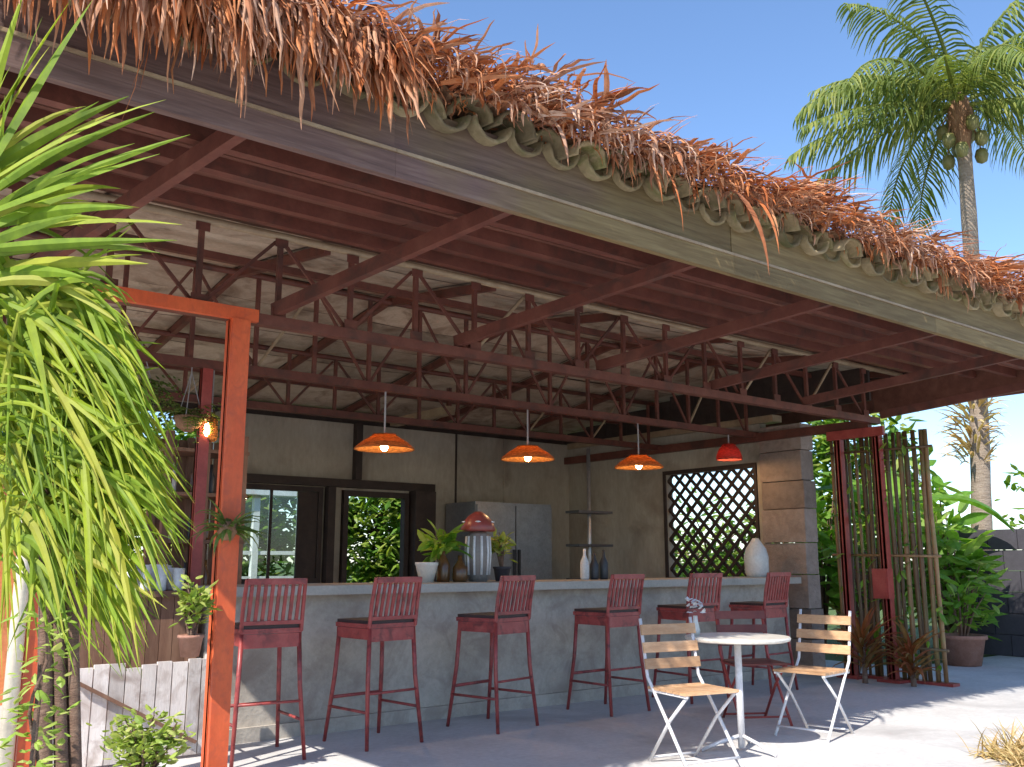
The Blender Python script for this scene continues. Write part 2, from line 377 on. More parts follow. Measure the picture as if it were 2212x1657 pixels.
# barrel tiles along the eave (shared meshes)
def tile_mesh(r, L, seed):
    q = random.Random(seed); b = MB(); n = 8
    for s in range(2):
        for k in range(n+1):
            t = math.pi*k/n; rr = r*(1 if s == 0 else .82)
            for e in (0, 1): b.v.append(V(-math.cos(t)*rr, e*L+(q.uniform(-.008, .008) if e == 0 else 0), math.sin(t)*rr*.9))
    m_ = 2*(n+1)
    for k in range(n):
        a = 2*k; b.f += [(a, a+1, a+3, a+2), (m_+a+2, m_+a+3, m_+a+1, m_+a), (a, a+2, m_+a+2, m_+a)]
    b.f += [(0, m_, m_+1, 1), (2*n, 2*n+1, m_+2*n+1, m_+2*n)]
    return b.mesh('tile', 'tile', True)
tms = [tile_mesh(.12, .55, s) for s in range(4)]
x = X0+.1; slope = math.atan(.135)
off = ROOT[pav.name]
while x < X1-.05:
    r = MB
    mtx = Matrix.Translation(V(x+rnd.uniform(-.01, .01), YF-.07+rnd.uniform(-.05, .03), 3.385+rnd.uniform(-.02, .02))-off) @ Matrix.Rotation(slope+rnd.uniform(-.05, .05), 4, 'X') @ Matrix.Rotation(rnd.uniform(-.14, .14), 4, 'Z') @ Matrix.Rotation(rnd.uniform(-.15, .15), 4, 'Y')
    put('tile', rnd.choice(tms), roof, mtx)
    # pan tile (hollow up) between two cover tiles
    mtx = Matrix.Translation(V(x+.125, YF-.05+rnd.uniform(-.05, .03), 3.41+rnd.uniform(-.02, .02))-off) @ Matrix.Rotation(slope+rnd.uniform(-.04, .04), 4, 'X') @ Matrix.Rotation(rnd.uniform(-.12, .12), 4, 'Z') @ Matrix.Rotation(math.pi, 4, 'Y')
    put('tile', rnd.choice(tms), roof, mtx)
    x += .25
# thatch: dry palm leaves laid over the tiles
def thatch_leaf(q, base, az, el, L, wd, droop, n=5, power=1.6):
    pts = curve(base, az, el, L, droop, n, power, q.uniform(-.5, .5))
    pts = [p_+V(q.uniform(-1, 1), q.uniform(-1, 1), q.uniform(-1, 1))*.008 for p_ in pts]
    return pts, [wd*(.6+.4*min(1, 3*t))*(1-t)**.55+.002 for t in (i/n for i in range(n+1))]
tb = MB(); q = random.Random(11)
def hang(x):        # how thickly and how far the leaves hang over, along the eave
    if x < 1.55: return 1.1+.2*math.sin(x*9)
    if x < 2.2: return .6+.3*math.sin(x*14)
    return .44+.24*math.sin(x*2.1)+.15*math.sin(x*5.3+1)
for i in range(11000):
    x = X0-.1+(X1-X0+.2)*q.random()**1.25; h = hang(x)
    y = YF-.20+q.random()**1.5*1.1; zt = 3.49+.135*max(0, y-YF)+q.uniform(-.02, .19)*(1+.5*math.sin(x*3.7)*math.sin(x*1.3+.5))
    pw = 1.6; az = -math.pi/2+q.gauss(0, .75); over = y < YF+.06
    if over and q.random() < .25+.5*h:
        L = q.uniform(.16, .36)*(.55+.85*h)*(1 if x < 1.9 else .68)*(.55+.7*abs(math.sin(x*5.3+1.7*math.sin(x*11.7)))); el = q.uniform(-.3, .3); dr = q.uniform(1.3, 1.9); pw = q.uniform(.35, 1.2)
    else:
        L = q.uniform(.15, .38); el = q.uniform(-.05, .32); dr = q.uniform(.2, .9)
    pts, wd = thatch_leaf(q, (x, y, zt), az, el, L, q.uniform(.008, .02) if q.random() < .55 else q.uniform(.02, .042), dr, 5, pw)
    tb.strip(pts, wd, V(math.cos(az+1.57), math.sin(az+1.57), q.uniform(-.8, .8)), .2)
for i in range(900):    # a heavy bleached fringe at the near end
    x = X0-.1+1.75*q.random()**1.1; az = -math.pi/2+q.gauss(0, .3)
    pts, wd = thatch_leaf(q, (x, YF-.16+q.uniform(-.05, .05), 3.46+q.uniform(-.05, .2)), az, q.uniform(-.4, .1), q.uniform(.20, .50)*(1 if x < 1.6 else .75)*(.45+.75*abs(math.sin(x*6.1+1.3*math.sin(x*15)))), q.uniform(.012, .038), q.uniform(1.1, 1.4), 6, .3)
    tb.strip(pts, wd, V(math.cos(az+1.57), math.sin(az+1.57), q.uniform(-.5, .5)), .2)
for i in range(2600):   # ragged edge over the right-hand gable end
    y = YF+q.random()*7.5; x = X1-.25+q.random()*.45; az = q.gauss(0, .7)
    pts, wd = thatch_leaf(q, (x, y, zu(min(y, YB))+.34+q.uniform(0, .12)), az, .1, q.uniform(.2, .4), q.uniform(.01, .025), q.uniform(.5, 2))
    tb.strip(pts, wd, V(-math.sin(az), math.cos(az), q.uniform(-.6, .6)), .2)
tag(tb.build('thatch', 'thatch', roof), kind='stuff')
# matted under-layer that closes the thatch
ub = MB(); nx, ny = 260, 10
for j in range(ny+1):
    for i in range(nx+1):
        y = YF-.10+(j/ny)*1.1; ub.v.append(V(X0+(X1-X0)*i/nx, y, 3.49+.135*(y-YF)+q.uniform(-.03, .03)))
ub.f = [(k, k+1, k+nx+2, k+nx+1) for k in (j*(nx+1)+i for j in range(ny) for i in range(nx))]
tag(ub.build('thatch_underlay', 'fibre', roof), kind='stuff')
ub = MB()
for ya, yb in ((YF+1.0, YR+.02), (YR+.02, YB+.1)): ub.quad((X0-.05, ya, zu(ya)+.355), (X1+.05, ya, zu(ya)+.355), (X1+.05, yb, zu(yb)+.355), (X0-.05, yb, zu(yb)+.355))
tag(ub.build('thatch_sheet', 'fibre', roof), kind='stuff')
# the 290 leaves that hang most visibly, one by one
lm = []
for s in range(14):
    b = MB(); az = -math.pi/2+q.gauss(0, .4); pts, wd = thatch_leaf(q, (0, 0, 0), az, q.uniform(-.1, .35), q.uniform(.24, .38), q.uniform(.024, .044), q.uniform(1.7, 2.5), 6)
    b.strip(pts, wd, V(math.cos(az+1.57), math.sin(az+1.57), q.uniform(-.5, .5)), .25); lm.append(b.mesh('thatch_leaf', 'thatch_obj'))
for i in range(289):
    x = X0+.1+(q.random()**1.8)*(X1-X0-.2); h = hang(x); s = .6+.6*h*q.random()+.2*q.random()
    mtx = Matrix.Translation(V(x, YF-.13+q.uniform(-.09, .05), 3.50+q.uniform(-.03, .12))-off) @ Matrix.Rotation(q.gauss(0, .35), 4, 'Z') @ Matrix.Scale(s, 4)
    put('thatch_leaf', q.choice(lm), roof, mtx)
for x, z0, L, wd in ((4.36, 3.47, .70, .05), (4.58, 3.47, .48, .035), (4.68, 3.46, .3, .03), (3.62, 3.47, .36, .022), (3.7, 3.47, .55, .018), (2.05, 3.5, .4, .03), (2.95, 3.48, .34, .03)):
    b = MB(); pts = curve((x, 3.42, z0), -1.57, -.2, L, 1.4, 7, .45); b.strip(pts, blade_w(wd, 7), V(1, 0, .1), .3); b.build('thatch_leaf', 'thatch_obj', roof)
# posts: paired flanges and a recessed web on a base plate
def post(x, y, z1, mat, wd=.15):
    p_ = MB().box((x-.012, y-wd/2+.034, .03), (x+.012, y+wd/2-.034, z1)).build('post', mat, pav)
    for s in (-1, 1):
        MB().box((x-wd/2, y+s*(wd/2-.017)-.017, .03), (x+wd/2, y+s*(wd/2-.017)+.017, z1)).build('flange', mat, p_)
        MB().box((x-wd/2, y+s*(wd/2-.06)-.006, .03), (x-wd/2+.028, y+s*(wd/2-.06)+.02, z1)).build('lip', mat, p_)
    MB().box((x-.13, y-.13, .0), (x+.13, y+.13, .03)).build('base_plate', mat, p_)
    return p_
post(2.215, 5.61, 2.742, 'post_paint', .115); post(1.22, 5.61, 2.742, 'post_paint', .14)
MB().tube([(1.10, 5.545, 0), (1.10, 5.545, 2.78)], .038, 12).build('cream_pole', 'cream_paint', pav, True)  # cream pole added for the pale band beside the left post
post(dark_p, 7.25, 2.744, 'red_paint', .08)
for y in (5.62, 6.10): post(9.55, y, 2.70, 'red_paint', .075)
MB().box((9.46, 5.5, 2.60), (9.505, 6.2, 2.70)).build('head_plate', 'red_paint', pav)
# ------------------------------------------------------------------ walls
def wall_y(y0, y1, x0, x1, z1, holes):
    b = MB(); xs = x0
    for a, c_, zl, zh in holes:
        b.box((xs, y0, 0), (a, y1, z1)); b.box((a, y0, zh), (c_, y1, z1))
        if zl > 0: b.box((a, y0, 0), (c_, y1, zl))
        xs = c_
    b.box((xs, y0, 0), (x1, y1, z1)); return b
bw = wall_y(10.8, 10.95, 4.10, 9.72, 3.0, ((4.34, 5.46, .98, 2.16), (5.74, 6.72, 0, 2.14))).build('rear_wall', 'wall', pav)
def frame(x0, x1, z0, z1, y, t, parent, mat, name='window_frame', sill=True):
    f = MB(); f.box((x0, y-.05, z1-t), (x1, y+.05, z1)); f.box((x0, y-.05, z0), (x0+t, y+.05, z1-t)); f.box((x1-t, y-.05, z0), (x1, y+.05, z1-t))
    if sill: f.box((x0+t, y-.05, z0), (x1-t, y+.05, z0+t))
    return f.build(name, mat, parent)
frame(4.345, 5.455, .985, 2.155, 10.79, .06, bw, 'dark_wood'); 
MB().box((5.13, 10.76, 1.045), (5.39, 10.80, 2.09)).build('shutter', 'dark_wood', bw)
MB().box((4.77, 10.765, 1.046), (4.80, 10.80, 2.094)).build('mullion', 'dark_wood', bw)
for a, c_ in ((4.41, 4.765), (4.805, 5.125)): MB().box((a, 10.78, 1.05), (c_, 10.784, 2.09)).build('pane', 'glass', bw)
frame(5.745, 6.715, .0, 2.135, 10.79, .07, bw, 'dark_wood', 'door_frame', False)
MB().box((4.11, 10.70, 2.17), (7.1, 10.795, 2.27)).build('lintel', 'dark_wood', bw)
MB().box((5.50, 10.68, .0), (5.60, 10.79, 2.165)).build('jamb_post', 'dark_wood', bw)
MB().box((6.74, 10.62, .0), (7.06, 10.79, 2.165)).build('door_leaf', 'dark_wood', bw)
MB().box((5.88, 10.70, 2.275), (5.97, 10.795, 3.0)).build('wall_stud', 'dark_wood', bw)
for x in (7.5, 8.35): MB().box((x-.012, 10.785, .0), (x+.012, 10.80, 3.0)).build('joint_strip', 'dark_wood' if x < 8 else 'wall', bw)
MB().box((6.42, 9.45, 3.02), (6.54, 10.79, 3.12)).build('wall_beam', 'bamboo_pole', pav)
MB().box((6.46, 9.46, 3.12), (6.50, 9.52, zu(9.5)-.02)).build('hanger', 'truss', pav)
# right wall with a diagonal lattice window
sw = MB(); LY0, LY1, LZ0, LZ1 = 7.33, 8.80, 1.04, 2.40
sw.box((9.6, 8.80, 0), (9.72, 10.8, 2.93)); sw.box((9.6, 7.22, 0), (9.72, 7.33, 2.93))
sw.box((9.6, 7.33, 0), (9.72, 8.80, LZ0)); sw.box((9.6, 7.33, LZ1), (9.72, 8.80, 2.93))
sw = sw.build('side_wall', 'wall', pav)
MB().box((9.57, 7.0, 2.932), (9.75, 10.79, 3.015)).build('wall_plate', 'bamboo_pole', pav)
frs = MB(); frs.box((9.57, LY0-.04, LZ1), (9.597, LY1+.04, LZ1+.05)); frs.box((9.57, LY0-.04, LZ0-.05), (9.597, LY1+.04, LZ0)); frs.box((9.57, LY0-.04, LZ0), (9.597, LY0, LZ1)); frs.box((9.57, LY1, LZ0), (9.597, LY1+.04, LZ1))
frs.build('lattice_frame', 'dark_wood', sw)
sp = .195
for s, xx in ((1, 9.63), (-1, 9.652)):
    k = -20
    while k < 24:
        # line y+s*z = c clipped to the opening
        c_ = (LY0+s*LZ0)+k*sp; pts = []
        for z in (LZ0, LZ1):
            y = c_-s*z
            if LY0 <= y <= LY1: pts.append((y, z))
        for y in (LY0, LY1):
            z = (c_-y)*s
            if LZ0 < z < LZ1: pts.append((y, z))
        if len(pts) >= 2:
            a, b_ = V(xx, *pts[0]), V(xx, *pts[1])
            if (a-b_).length > .08: MB().beam(a, b_, .042, .018, (1, 0, 0)).build('slat', 'dark_wood', sw)
        k += 1
# column of rough blocks at the wall's end
z = 0; k = 0
while z < 2.9:
    h = rnd.uniform(.30, .40); h = min(h, 2.93-z)
    if h < .08: break
    j = rnd.uniform(-.012, .012)
    MB().box((9.56+j, 6.62+rnd.uniform(-.015, .015), z+.006), (9.80+j, 7.215, z+h-.004)).build('block', 'block', sw); z += h
# ------------------------------------------------------------------ bar counter
bar = thing('bar_counter', 'long grey concrete bar counter with a pale overhanging top behind the stools', 'bar counter', (5.9, 6.85, 0))
b = MB(); nx = 60; x0b, x1b = 2.62, 9.2
body = MB().box((x0b, 6.64, 0), (x1b, 7.12, 1.0)).build('body', 'counter', bar)
MB().box((x0b-.06, 6.50, 1.002), (x1b+.06, 7.22, 1.07)).build('worktop', 'counter_top', bar)
MB().box((x0b+.01, 6.60, .0), (x1b-.01, 6.638, .10)).build('plinth', 'counter', bar)
# ------------------------------------------------------------------ bar stools
def make_stool():
    t = thing('bar_stool', '', 'bar stool', (0, 0, 0), 0, 'red slatted stools along the bar', True)
    # local: sits facing +Y, backrest at -Y
    sb = MB(); sb.box((-.205, -.20, .79), (.205, .21, .82)); st = sb.build('seat', 'stool_paint', t)
    pad = MB(); n = 6
    pad.box((-.195, -.19, .8205), (.195, .205, .842)); pad.build('seat_pad', 'stool_seat', st)
    for sx in (-1, 1):
        MB().tube([(sx*.235, .26, 0), (sx*.205, .20, .45), (sx*.19, .18, .79)], [.013, .016, .016], 8).build('leg', 'stool_paint', t, True)
        MB().tube([(sx*.235, -.25, 0), (sx*.205, -.20, .45), (sx*.19, -.185, .79)], [.013, .016, .016], 8).build('leg', 'stool_paint', t, True)
        MB().tube([(sx*.222, .24, .24), (sx*.222, -.23, .24)], .010, 8).build('stretcher', 'stool_paint', t, True)
        MB().box((sx*.195-.012, -.19, .715), (sx*.195+.012, .19, .788)).build('apron', 'stool_paint', t)
    MB().box((-.185, -.20, .70), (.185, -.182, .788)).build('apron', 'stool_paint', t)
    MB().tube([(-.215, .225, .30), (.215, .225, .30)], .012, 8).build('footrest', 'stool_paint', t, True)
    MB().tube([(-.215, -.215, .36), (.215, -.215, .36)], .009, 8).build('stretcher', 'stool_paint', t, True)
    bf = MB()
    for sx in (-1, 1): bf.tube([(sx*.2, -.195, .80), (sx*.2, -.215, .96), (sx*.195, -.255, 1.135)], .014, 8)
    bf.box((-.195, -.272, 1.10), (.195, -.240, 1.14)); bf.box((-.195, -.212, .845), (.195, -.192, .87))
    bk = bf.build('backrest', 'stool_paint', t)
    for k in range(8):
        x = -.160+k*.0457
        MB().beam((x, -.200, .868), (x*1.0, -.252, 1.10), .022, .012, (0, 1, 0)).build('slat', 'stool_paint', bk)
    return t
st0 = make_stool()
ords = ['first', 'second', 'third', 'fourth', 'fifth', 'sixth']
extra = ['standing in dappled sun', 'pulled back from the counter', 'turned a little sideways',
         'beside the bistro table', 'behind the bistro table', 'nearest the bamboo screen']
for i, (x, y, a) in enumerate(((2.684, 6.10, -5), (3.55, 6.09, 6), (4.60, 6.08, 12), (5.85, 6.10, 3), (6.93, 6.13, -4), (7.96, 6.11, 5))):
    o = st0 if i == 0 else copy_tree(st0)
    o.location = (x, y, 0); o.rotation_euler.z = R(a); o['label'] = '%s red slatted bar stool from the orange post, %s' % (ords[i], extra[i])
# ------------------------------------------------------------------ pendant lamps
def pendant(x, y, z, top, label, kind):
    t = thing('pendant_lamp', label, 'pendant lamp', (x, y, z), 0, 'pendant lamps over the bar')
    MB().tube([(x, y, z+.13), (x, y, top)], .009, 6).build('cord', 'cord', t)
    if kind == 'flat':
        pr = [(.04, .13), (.10, .115), (.20, .055), (.265, .0), (.27, -.015), (.255, -.012), (.19, .042), (.095, .10), (.035, .116)]; mt = 'rattan'
    else:
        pr = [(.025, .15), (.07, .14), (.12, .08), (.15, .0), (.155, -.05), (.145, -.048), (.11, .07), (.06, .125), (.02, .135)]; mt = 'red_shade'
    sh = MB().lathe(pr, (x, y, z), 28, False).build('shade', mt, t, True)
    if kind == 'flat':
        for k in range(3): MB().lathe([(.10+.06*k, .116-.045*k), (.106+.06*k, .120-.045*k), (.112+.06*k, .110-.045*k)], (x, y, z+.002), 28, False).build('rib', 'rattan', sh, True)
    MB().lathe([(.018, .13), (.022, .125), (.022, .06), (.018, .055)], (x, y, z), 12).build('socket', 'dark_steel', t)
    zb = z-.015 if kind == 'flat' else z-.07
    MB().lathe([(.012, .058), (.028, .04), (.035, .01), (.028, -.015), (.010, -.028)], (x, y, z if kind == 'flat' else z-.0), 14).build('bulb', 'bulb', t, True)
    ld = bpy.data.lights.new('lamp_light', 'POINT'); ld.energy = 5; ld.color = (1, .62, .3); ld.shadow_soft_size = .03
    lo = bpy.data.objects.new('lamp_light', ld); COL.objects.link(lo); lo.parent = t; lo.location = (0, 0, -.035)
    return t
LP = [at(830, 968, Y=7.25), at(1140, 990, Y=7.25), at(1380, 1008, Y=7.25), at(1575, 985, Y=7.25)]
for p_, lab, kd in zip(LP, ('lit flat rattan pendant lamp in front of the dark wall stud', 'lit flat rattan pendant lamp in front of the bare concrete wall',
        'lit flat rattan pendant lamp beside the grey pole rack', 'dark red bell pendant lamp hanging by the lattice window'), ('flat', 'flat', 'flat', 'bell')):
    pendant(p_.x, 7.25, p_.z, 2.745, lab, kd)
p_ = at(455, 930, Y=7.25)
t = thing('lantern', 'small glowing amber lantern hanging near the orange post', 'lantern', (p_.x, 7.25, p_.z))
MB().tube([(p_.x, 7.25, p_.z+.10), (p_.x, 7.25, 2.745)], .006, 6).build('cord', 'cord', t)
MB().lathe([(.02, .11), (.05, .09), (.055, -.07), (.03, -.09)], (p_.x, 7.25, p_.z), 14).build('shade', 'rattan', t, True)
MB().lathe([(.012, .05), (.02, .02), (.02, -.03), (.01, -.05)], (p_.x-.045, 7.21, p_.z), 10).build('bulb', 'bulb', t, True)
# ------------------------------------------------------------------ folding chairs and table
def make_chair(mat_s, mat_f, label):
    t = thing('folding_chair', label, 'chair', (0, 0, 0), 0, None, True)
    # faces +Y, X-frames at the sides
    for sx in (-1, 1):
        f = MB().tube([(sx*.20, .22, 0), (sx*.20, -.02, .30), (sx*.20, -.20, .52), (sx*.20, -.27, .88)], .011, 8); f.build('back_leg', mat_f, t, True)
        f = MB().tube([(sx*.178, -.24, 0), (sx*.178, .0, .28), (sx*.178, .19, .445)], .011, 8); f.build('front_leg', mat_f, t, True)
        MB().box((sx*.19-.008, -.20, .434), (sx*.19+.008, .20, .448)).build('seat_rail', mat_f, t)
    for k in range(6): 
        y = -.195+k*.068; MB().box((-.205, y, .449), (.205, y+.058, .465)).build('seat_slat', mat_s, t)
    for z, y in ((.60, -.217), (.70, -.236), (.81, -.257)):
        MB().beam((-.215, y+.016, z), (.215, y+.016, z), .014, .065, (0, -.19, 1)).build('back_slat', mat_s, t)
    MB().tube([(-.20, .185, .065), (.20, .185, .065)], .008, 6).build('stretcher', mat_f, t, True)
    MB().tube([(-.178, -.215, .03), (.178, -.215, .03)], .008, 6).build('stretcher', mat_f, t, True)
    return t
cA = make_chair('chair_wood', 'white_metal', 'white framed folding chair with wooden slats, left of the round table')
cA.location = (4.72, 4.16, 0); cA.rotation_euler.z = R(168)
cB = make_chair('chair_wood', 'white_metal', 'white framed folding chair with wooden slats, between round table and bamboo screen')
cB.location = (6.22, 4.32, 0); cB.rotation_euler.z = R(98)
cC = make_chair('red_wood', 'red_paint', 'dark red slatted folding chair behind the round table')
cC.location = (6.35, 4.95, 0); cC.rotation_euler.z = R(150)
tx, ty = 5.33, 4.28
t = thing('bistro_table', 'small round pale bistro table on a white pedestal', 'table', (tx, ty, 0))
top = MB().lathe([(.33, .715), (.35, .722), (.355, .735), (.35, .745), (.30, .747)], (tx, ty, 0), 40).build('tabletop', 'white_ceramic', t)
MB().tube([(tx, ty, .02), (tx, ty, .715)], .024, 12).build('pedestal', 'white_metal', t, True)
for k in range(3):
    a = .5+k*2.094; MB().tube([(tx, ty, .10), (tx+.15*math.cos(a), ty+.15*math.sin(a), .06), (tx+.28*math.cos(a), ty+.28*math.sin(a), .012)], [.014, .013, .012], 8).build('foot', 'white_metal', t, True)
# white heart-shaped flower vase decoration standing by the chair back
t = thing('flower_vase', 'slim vase holding white flowers on the round table', 'vase', (5.16, 4.50, .747))
MB().lathe([(.025, 0), (.032, .03), (.018, .09), (.015, .13)], (5.16, 4.50, .747), 14).build('vase', 'white_ceramic', t, True)
fl = MB(); q = random.Random(3)
for k in range(26):
    c_ = V(5.16+q.uniform(-.05, .05), 4.50+q.uniform(-.05, .05), .90+q.uniform(0, .09)); sword(c_, q.uniform(0, 6.28), q.uniform(-.2, .9), .045, .03, .6, 3, mb=fl)
fl.build('flowers', 'white_paint', t)
# ------------------------------------------------------------------ plants
def dir_az(dx, dy): return math.atan2(RT.y*dx+VD.y*dy, RT.x*dx+VD.x*dy)
def leaf_mesh(name, L, wd, mat, n=4, droop=.7, stalk=.25):
    b = MB(); pts = curve((0, 0, 0), 0, .25, L, droop, n, 1.2)
    ws = [wd*math.sin(math.pi*min(1, .06+.94*(i/n)))**.8+.002 for i in range(n+1)]
    b.strip(pts, ws, V(0, 1, 0), .2); return b.mesh(name, mat)
def bush(name, label, cat, loc, rx, h, nl, lm, group=None, stem_mat='bark', nst=7, z0=.15, seed=0, pot=None, stretch=1.0):
    q = random.Random(seed*7+3); t = thing(name, label, cat, loc, 0, group)
    L = Vector(loc); z_b = 0
    if pot:
        r, ph, pm = pot
        MB().lathe([(r*.72, 0), (r*.95, ph*.85), (r*1.06, ph*.87), (r*1.06, ph), (r*.9, ph), (r*.86, ph*.86)], loc, 22).build('pot', pm, t, True); z_b = ph*.86
    sb = MB(); tips = []
    for k in range(nst):
        a = q.uniform(0, 6.28); rr = rx*q.uniform(.15, .8)
        e = L+V(math.cos(a)*rr, math.sin(a)*rr*stretch, z_b+(h-z_b)*q.uniform(.6, .95)); s_ = L+V(math.cos(a)*rr*.12, math.sin(a)*rr*.12, z_b*.9)
        mid = s_.lerp(e, .5)+V(q.uniform(-.03, .03), q.uniform(-.03, .03), .03); sb.tube([s_, mid, e], [.012*h+.003, .009*h+.002, .003], 5); tips.append((s_, mid, e))
    sb.build('stem', stem_mat, t)
    for k in range(nl):
        s_, mid, e = q.choice(tips); u = q.uniform(z0, 1)**.7; p0 = s_.lerp(mid, u*2) if u < .5 else mid.lerp(e, u*2-1)
        j = V(q.gauss(0, .3), q.gauss(0, .3*stretch), q.gauss(0, .15))*rx*.7; az = math.atan2(p0.y+j.y-L.y, p0.x+j.x-L.x)+q.gauss(0, .8); sc = q.uniform(.65, 1.25)
        mt = Matrix.Translation(p0+j-L) @ Matrix.Rotation(az, 4, 'Z') @ Matrix.Rotation(-q.uniform(-.5, .9), 4, 'Y') @ Matrix.Rotation(q.gauss(0, .5), 4, 'X') @ Matrix.Scale(sc, 4)
        put('leaf', lm[k % len(lm)], t, mt)
    return t
big = [leaf_mesh('leaf', .42, .15, 'bush_leaf', 5, d) for d in (.5, .9, 1.3)]
mid_l = [leaf_mesh('leaf', .22, .085, 'bush_leaf', 4, d) for d in (.4, .8, 1.2)]
lime = [leaf_mesh('leaf', .11, .05, 'lime_leaf', 3, d) for d in (.3, .7, 1.1)]
small = [leaf_mesh('leaf', .07, .035, 'lime_leaf', 3, d) for d in (.3, .8)]
tiny = [leaf_mesh('leaf', .055, .03, 'lime_leaf', 3, d) for d in (.3, .8)]
lime2 = [leaf_mesh('leaf', .20, .09, 'lime_leaf', 4, d) for d in (.3, .7, 1.1)]
redl = [leaf_mesh('leaf', .42, .055, 'red_leaf', 5, d) for d in (.5, 1.0, 1.5)]
# spiky dracaena in the left foreground: stems, leaf heads of long arching blades
def atd(x, y, d):
    ry = FW+RT*((x-1106)/FPX)-UP*((y-828.5)/FPX); return V(0, 0, HC)+ry*(d/ry.dot(VD))
g0 = atd(152, 1500, 2.95); dl = V(g0.x, g0.y, 0)
t = thing('dracaena', 'large bright green spiky dracaena with long arching blades beside the pavilion', 'plant', dl)
q = random.Random(21)
def arch(a, b, wd, sag, mat='sword_leaf'):
    """blade from a to b, bowed upwards by sag"""
    d = b-a; side = d.cross(VD).normalized()
    side = (side+VD*q.gauss(0, .7)).normalized(); n = 7
    pts = [a.lerp(b, i/n)+V(0, 0, sag*4*(i/n)*(1-i/n)) for i in range(n+1)]
    return MB().strip(pts, blade_w(wd, n), side, .22).build('leaf', mat, t)
for x0_, y0_, x1_, y1_ in ((-60, 420, 172, 45), (-60, 330, 130, 35), (-70, 400, 90, 130), (-80, 430, 312, 238), (-80, 450, 290, 264), (-80, 400, 240, 228), (-90, 470, 200, 300),
        (-80, 490, 358, 312), (-80, 480, 300, 348), (-90, 500, 250, 330), (-90, 530, 342, 490), (-90, 545, 332, 522), (-80, 560, 300, 548), (-60, 590, 280, 572), (-60, 500, 250, 455), (-70, 540, 150, 470),
        (20, 560, 242, 690), (60, 580, 325, 775), (40, 600, 250, 770), (-20, 640, 240, 772), (-40, 600, 160, 600), (30, 640, 310, 850), (-60, 350, 40, 20), (-80, 520, 180, 420), (-60, 620, 200, 650)):
    arch(atd(x0_, y0_, q.uniform(2.75, 2.95)), atd(x1_+.12*(x1_-x0_), y1_+.12*(y1_-y0_), q.uniform(2.6, 2.95)), q.uniform(.030, .046), q.uniform(.01, .05))
    arch(atd(x0_+q.uniform(-20, 20), y0_+q.uniform(-10, 40), 2.9), atd(x1_-q.uniform(40, 120), y1_+q.uniform(-30, 60), q.uniform(2.75, 3.05)), q.uniform(.02, .032), q.uniform(.02, .08))
for i in range(470):      # the thick skirt of hanging blades
    u = q.random(); sx, sy = q.uniform(-60, 210), q.uniform(600, 1180)
    an = q.gauss(.95, .55); L = q.uniform(240, 500)
    ex, ey = sx+math.cos(an)*L, sy+math.sin(an)*L
    lim = 300+130*math.exp(-((ey-1120)/230)**2)
    if ex > lim: ex = lim-q.random()*60
    if ey > 1470: ey = 1470-q.random()*120
    if ex < 80 and ey > 1150: ex += 110
    arch(atd(sx, sy, q.uniform(2.75, 3.1)), atd(ex, ey, q.uniform(2.6, 3.15)), q.uniform(.010, .030), q.uniform(.02, .12))
for i in range(60):       # blades pointing away from the view, filling the heads
    hp = atd(*q.choice(((-20, 480), (40, 640), (100, 800), (120, 960))), 2.95); az = q.uniform(0, 6.28); el = q.uniform(-.3, 1.1)
    e = hp+V(math.cos(az)*math.cos(el), math.sin(az)*math.cos(el), math.sin(el)-.15)*q.uniform(.3, .5)
    if (e-V(0, 0, HC)).dot(RT)/(e-V(0, 0, HC)).dot(VD) < -.36: arch(hp, e, q.uniform(.02, .034), q.uniform(.03, .08))
for k, (dx, hx, hy, r) in enumerate(((-.03, 90, 560, .024), (.008, 100, 650, .022), (.035, 140, 830, .02), (-.01, 130, 960, .018))):
    bx = dl+RT*dx+VD*(.03*k-.04); hp = atd(hx, hy, 2.95)
    MB().tube([bx, V(bx.x, bx.y, .55), bx.lerp(hp, .62)+RT*.03, hp], [r*1.1, r*.95, r*.8, r*.6], 9).build('stem', 'bark', t, True)
# coconut palm
pb = at(2108, 1215, X=14.4); pz = at(2072, 228, X=14.4)
palm = thing('coconut_palm', 'tall coconut palm with a spreading green crown rising behind the roof', 'palm tree', (pb.x, pb.y, 0))
crown = V(pz.x, pz.y, pz.z); q = random.Random(8)
tr = []
for i in range(15):
    u = i/14; tr.append(V(pb.x, pb.y, 0).lerp(crown, u)+V(.10*math.sin(u*2.6), -.05*math.sin(u*3.1), 0)*1)
trunk = MB().tube(tr, [.155-.055*u+.008*((k % 2)) for k, u in enumerate(i/14 for i in range(15))], 14).build('trunk', 'palm_bark', palm, True)
fb = MB()
fb.lathe([(.10, -.75), (.15, -.5), (.20, -.3), (.19, -.1), (.12, .15), (.05, .35)], crown, 14); fb.build('crown_shaft', 'fibre', palm, True)
ep = MB()
for k in range(260):   # shaggy old leaf bases part way up
    z = q.uniform(2.7, 4.4); u = z/crown.z; c_ = V(pb.x, pb.y, 0).lerp(crown, u); a = q.uniform(0, 6.28)
    sword(c_+V(math.cos(a), math.sin(a), 0)*.17+V(0, 0, z-c_.z), a, q.uniform(.2, 1.1), q.uniform(.25, .5), .05, q.uniform(.3, 1.6), 4, mb=ep)
ep.build('leaf_bases', 'straw', palm)
